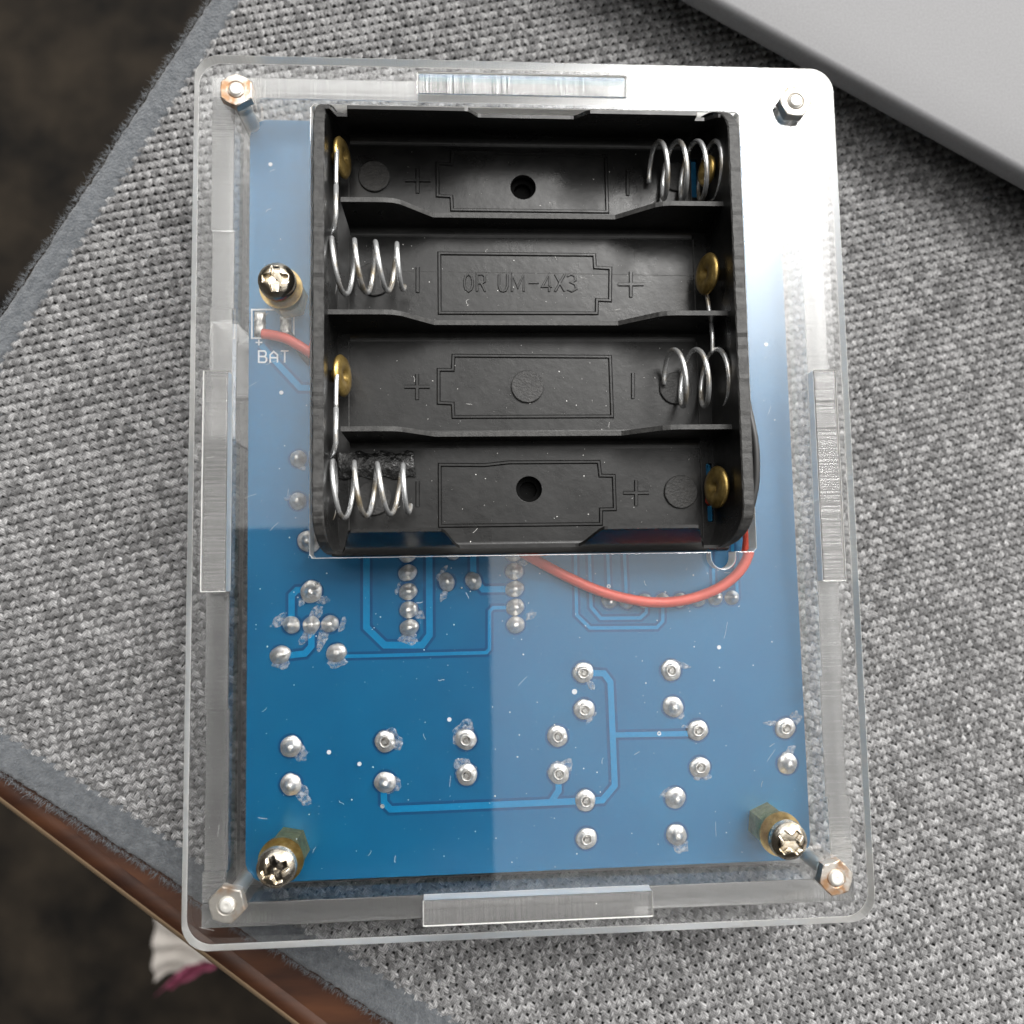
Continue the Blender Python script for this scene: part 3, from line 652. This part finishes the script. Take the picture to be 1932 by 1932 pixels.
def rim_bot(x):
    z = ZR
    z -= 4.6*(sstep(x, U(832,1010,4)[0], U(868,1010,4)[0])-sstep(x, U(1095,1010,4)[0], U(1142,1010,4)[0]))
    z -= 5.5*(1-sstep(x, U(636,1010,4)[0], U(662,1010,4)[0])); z -= 5.5*sstep(x, U(1312,1010,4)[0], U(1348,1010,4)[0])
    return z
curl(51.5, 1, rim_top, 'side_rail', .5, ('black', 'black')); curl(-9.75, -1, rim_bot, 'side_rail', .42, ('black_gloss_rail', 'black'))
yd = [37.35, 22.1, 6.6]
for i, y in enumerate(yd):
    y0, y1 = y-.32, y+.32; a = U(742,600,2)[0]; b = U(818,600,0)[0]; c = U(1172,600,0)[0]; d = U(1258,600,2)[0]
    xs = [XL+(3.1 if i != 1 else 1.45), a-1.2, a, a+1.0, b, c, d-1, d, d+1.2, XR-1.5]; zs = [2.25, 2.3, 2.15, 1.7, -2.1, -2.1, 1.7, 2.15, 2.3, 2.3]
    V = []; F = []
    for x, z in zip(xs, zs):
        V += [(x, y0-.12, ZB-.1), (x, y0, z), (x, y1, z), (x, y1+.12, ZB-.1)]
    for k in range(len(xs)-1):
        for q in range(4): q2_ = (q+1) % 4; F.append([k*4+q, (k+1)*4+q, (k+1)*4+q2_, k*4+q2_])
    F += [[0,1,2,3], [4*len(xs)-1, 4*len(xs)-2, 4*len(xs)-3, 4*len(xs)-4]]
    fm = [1 if (j % 4) == 1 and j < 4*(len(xs)-1) else 0 for j in range(len(F))]
    raw('divider', V, F, ['black', 'black_rim'], hold, fm=fm)
# concave fillets that make each bay a trough
bays = [(yd[0]+.4, 50.4), (yd[1]+.4, yd[0]-.4), (yd[2]+.4, yd[1]-.4), (-8.7, yd[2]-.4)]
for (ya, yb) in bays:
    for (yw, s) in ((ya, 1), (yb, -1)):
        r_ = 1.1 if s < 0 else .8; prof = [(yw-s*.1, ZB-.05), (yw-s*.1, ZB+r_*.9)]
        for i in range(9): a = math.radians(90*i/8); prof.append((yw+s*(r_-r_*math.cos(a)), ZB+.02+r_*.9-r_*.9*math.sin(a)))
        prof.append((yw+s*r_, ZB-.05)); x0, x1 = XL+3.2, XR-3.6; n = len(prof)
        V = [(x0, p, q) for p, q in prof]+[(x1, p, q) for p, q in prof]
        F = [[i, (i+1) % n, n+(i+1) % n, n+i] for i in range(n)]+[list(range(n)), [n+i for i in range(n)][::-1]]
        if s > 0: F = [f[::-1] for f in F]
        raw('trough_fillet', V, F, 'black', hold, smooth=False)
# embossed marks on the floor: cell outlines, plus and minus, lettering
ZM = ZB-.02; EM = .62
def fl(P): return [U(x, y, ZB) for x, y in P]
def z3(x, y, x0, y0, k=3.22): return ((x0+x/k)/1.22257, (y0+y/k)/1.22257)
OUT = [[(833,290),(1144,293),(1149,399),(833,396),(833,373),(826,372),(826,309),(833,309)]]
o1 = [z3(*p, 900, 0) for p in [(462,1130),(1600,1160),(1612,1575),(460,1560),(455,1462),(352,1455),(352,1215),(455,1222)]]
o2 = [z3(*p, 900, 560) for p in [(365,80),(1515,92),(1520,185),(1635,192),(1632,430),(1535,425),(1533,525),(368,522)]]
o3 = [z3(*p, 900, 560) for p in [(470,840),(1632,848),(1648,1290),(470,1295),(465,1195),(360,1190),(360,945),(465,945)]]
o4 = [z3(*p, 900, 560) for p in [(368,1650),(700,1652),(880,1632),(1548,1628),(1560,1730),(1660,1732)]]+[z3(*p, 900, 1120) for p in [(1668,175),(1565,178),(1565,285),(370,300)]]
for P in (o1, o2, o3, o4): raw('embossed_outline', *ribbon(fl(P), EM, .22, ZM, closed=True, top=.4), 'black', hold)
def mark(cx, cy, plus):
    a = 24
    pr = [ribbon(fl([(cx, cy-a), (cx, cy+a)]), EM, .22, ZM, top=.55)]
    if plus: pr.append(ribbon(fl([(cx-a, cy), (cx+a, cy)]), EM, .225, ZM, top=.55))
    raw('plus_mark' if plus else 'minus_mark', *merge(pr), 'black', hold)
for c in ((788,341),(1190,537),(787,730),(1200,930)): mark(*c, True)
for c in ((1184,345),(788,528),(1194,728),(788,932)): mark(*c, False)
GL = {'O': [[(.5,0),(.15,.12),(0,.35),(0,.65),(.15,.88),(.5,1),(.85,.88),(1,.65),(1,.35),(.85,.12),(.5,0)]],
 'R': [[(0,1),(0,0),(.6,0),(.95,.1),(.95,.42),(.6,.52),(.05,.52)], [(.5,.52),(1,1)]], 'U': [[(0,0),(0,.7),(.2,.95),(.5,1),(.8,.95),(1,.7),(1,0)]],
 'M': [[(0,1),(0,0),(.5,.75),(1,0),(1,1)]], '-': [[(0,.5),(1,.5)]], '4': [[(.7,1),(.7,0),(0,.72),(1,.72)]], 'X': [[(0,0),(1,1)], [(1,0),(0,1)]],
 '3': [[(0,.12),(.4,0),(.85,.1),(.9,.35),(.45,.48),(.9,.6),(1,.85),(.5,1),(0,.88)]]}
for ch, x0, x1, y0, y1 in [('O',552,612,235,362),('R',645,706,235,362),('U',808,870,235,362),('M',905,992,235,362),('-',1030,1105,236,360),('4',1130,1202,235,362),('X',1225,1296,235,362),('3',1315,1382,235,362)]:
    raw('embossed_letter', *merge([ribbon(fl([z3(x0+(x1-x0)*u, y0+(y1-y0)*v, 900, 560) for u, v in P]), .40, .20+.004*i, ZM, top=.5) for i, P in enumerate(GL[ch])]), 'black', hold, label='embossed character '+ch)
for (x, y, r_) in ((706,334,32),(706,528,34),(706,940,34),(995,730,33),(1284,928,34),(1274,733,33),(1274,335,30)):
    c = U(x, y, ZB); raw('ejector_disc', *lathe([(r_/14.2*1.0, ZB-.02),(r_/14.2, ZB+.32),(r_/14.2-.10, ZB+.38),(.3, ZB+.35)], 40, c, .005), 'black_disc', hold)
raw('melted_patch', *(lambda: (lambda P: merge([([(*U(x, y, ZB+.35+.0*i), ZB+.35+h) for x, y, h in P_], F_) for i, (P_, F_) in enumerate(P)]))( [(
   [(640+ (k % 12)*13 + 3*math.sin(k), 853+(k//12)*12+4*math.sin(k*1.7), max(0, .55*math.sin(k*2.3)*math.sin((k % 12)/11*3.14)+.35)*math.sin((k//12+.5)/5*3.14)) for k in range(60)],
   [[j*12+i, (j+1)*12+i, (j+1)*12+i+1, j*12+i+1] for j in range(4) for i in range(11)])]))(), 'black_gloss', hold, smooth=True, label='glossy melted plastic in the lowest bay')

# springs: helix with its axis along x
def spring(xs, r0, r1, yc, zc, hand=1, ph=0, end=.0, m='spring'):
    """xs: x of successive crests"""
    P = []; n = len(xs)-1
    for i in range(n*28+1):
        t = i/28; k = min(int(t), n-1); f = t-k; x = xs[k]*(1-f)+xs[k+1]*f
        r_ = r0+(r1-r0)*t/n; a = hand*2*math.pi*t+ph; P.append((x, yc+r_*math.cos(a), zc+r_*math.sin(a)))
    return P
zc = -1.4
def mkspring(px, yc, rad, hand, lead=None, taper=1.0, zc=zc, lab='', cut=0):
    xs = [U(p, 500, zc+1)[0] for p in px]
    P = spring(xs, rad, rad*taper, yc, zc, hand)
    if cut: P = P[:-cut]
    if lead: P = [np.array(q) for q in lead]+P
    raw('contact_spring', *tube(P, .35, 10), 'spring', hold, smooth=True, label=lab)
ys2, ys4 = 29.6, -.9
mkspring([614,624,667,706,748,766], ys2, 3.95, 1, [(XL+2.4, 39.6, 1.6), (XL+2.4, 35.5, 1.8), (XL+2.0, 34.2, 0.8)], .72, lab='coil spring in the second bay, left end', cut=10)
mkspring([614,626,666,708,757,775], ys4, 4.1, 1, [(XL+2.4, 9.5, 1.6), (XL+2.4, 4.9, 1.8), (XL+2.0, 3.9, 0.8)], .74, lab='coil spring in the lowest bay, left end', cut=10)
mkspring([1366,1354,1318,1281,1246,1242], 43.9, 3.95, -1, None, .92, lab='coil spring in the top bay, right end, a brass rivet showing through it', cut=21)
mkspring([1390,1378,1345,1306,1264,1258], 14.1, 4.0, -1, None, .95, lab='coil spring in the third bay, right end', cut=21)
# brass contacts
def rivet(x, y, z, s, r_=2.6, th=.72):
    prof = [(.0,th*.05),(.5,th*.1),(.85,th*.92),(r_*.62,th),(r_*.88,th*.8),(r_,th*.3),(r_*.96,-.1),(.8,-.2),(.8,-1.2)]
    n = 32; V = []; F = []
    for rr, h in prof:
        for k in range(n): a = 2*math.pi*k/n; V.append((s*h, max(rr, .02)*math.cos(a), max(rr, .02)*math.sin(a)))
    for i in range(len(prof)-1):
        for k in range(n): F.append([i*n+k, i*n+(k+1) % n, (i+1)*n+(k+1) % n, (i+1)*n+k][::(1 if s < 0 else -1)])
    o = raw('contact_rivet', V, F, 'brass', hold, smooth=True, loc=(x, y, z)); o.rotation_euler = (0, -s*math.radians(13), 0)
rivet(XL+2.6, 45.0, zc, 1, 2.75); rivet(XL+2.6, 14.5, zc, 1, 2.85); rivet(XR-2.8, 28.9, zc, -1, 2.9); rivet(XR-2.6, -1.1, zc, -1, 2.95); rivet(XR-2.3, 43.9, zc, -1, 2.1)
for P in ([(XL+2.4, 46.5, .4), (XL+2.4, 43, 1.3), (XL+2.4, 39.6, 1.6)], [(XL+2.4, 16, .3), (XL+2.4, 12.5, 1.3), (XL+2.4, 9.5, 1.6)], [(XR-2.75, 27.5, -2.8), (XR-2.75, 23.5, -1.6), (XR-2.75, 20.0, -.8), (XR-2.75, 17.5, -1.0)]):
    raw('contact_wire', *tube(spl(P, 6), .31, 8), 'spring', hold, smooth=True)
# narrow inner ledge strips beside the end walls
for x0, x1 in ((XL+1.5, XL+3.1), (XR-3.5, XR-1.6)):
    for (ya, yb) in bays:
        raw('contact_slot_ridge', *box(x1-.14 if x0 < 0 else x0, x1 if x0 < 0 else x0+.14, ya+.9, yb-1.2, ZB-.02, ZB+.16), 'black_rim', hold)
raw('seam_ridge', *ribbon([U(758,511,ZB), U(1338,521,ZB)], .10, .05, ZM, top=.5), 'black_rim', hold)
for x, y in ((-20,-6),(20,48),(-20,48),(20,12)): raw('foot', *lathe([(1.5, ZP+.09),(1.5, ZH+.02),(1.4, ZH+.03)], 16, (x, y)), 'black', hold)

# ---------------------------------------------------------------- dust, lint and specks
def specks(n, rect, z, par, s0, s1, m='dust', name='dust', zf=None):
    V = []; F = []
    for i in range(n):
        x = rect[0]+(rect[1]-rect[0])*rng.random(); y = rect[2]+(rect[3]-rect[2])*rng.random(); s = s0+(s1-s0)*rng.random()**4; b = len(V); zz = z
        if rng.random() < .03:                   # lint
            a = rng.random()*6.3; P = [np.array([x, y, zz+.03])]
            for k in range(4): a += rng.normal()*.35; P.append(P[-1]+np.array([math.cos(a), math.sin(a), 0])*.22)
            v, f = tube(P, .022, 4)
        else:
            k = 6; v = [(x+s*(.7+.5*rng.random())*math.cos(6.283*j/k), y+s*(.7+.5*rng.random())*math.sin(6.283*j/k), zz+.01) for j in range(k)]+[(x, y, zz+s*.6)]
            f = [[j, (j+1) % k, k] for j in range(k)]
        V += [tuple(q) for q in v]; F += [[j+b for j in q] for q in f]
    raw(name, V, F, m, par, kind='stuff')
specks(260, (-38, 38, -52, -11), ZP+.06, pcb, .03, .14)
specks(90, (-37, -29, -10, 50), ZP+.06, pcb, .03, .12)
specks(150, (-43, 43, -57, -12), .0, dev, .02, .09)
specks(60, (31, 43, -10, 56), .0, dev, .02, .09)
specks(330, (-23, 25, -8, 49), ZB+.01, hold, .02, .10)

# hairline scratches and smears on the outer face of the back panel
V = []; F = []
for i in range(26):
    reg = [(-43, 43, -57, -12), (31, 43, -10, 56), (-43, -31, -10, 56)][i % 3]
    x = reg[0]+(reg[1]-reg[0])*rng.random(); y = reg[2]+(reg[3]-reg[2])*rng.random(); a = rng.normal()*.5+.9; P = [np.array([x, y, .012])]
    for k in range(4): P.append(P[-1]+np.array([math.cos(a), math.sin(a), 0])*(.15+.5*rng.random())); a += rng.normal()*.08
    P = [np.array([min(max(q[0], -43.5), 43.5), min(max(q[1], -57.5), 57.5), .012]) for q in P]
    v, f = tube(P, .013, 4); b = len(V); V += [tuple(q) for q in v]; F += [[j+b for j in q] for q in f]
raw('scratches', V, F, 'dust', dev, kind='stuff')
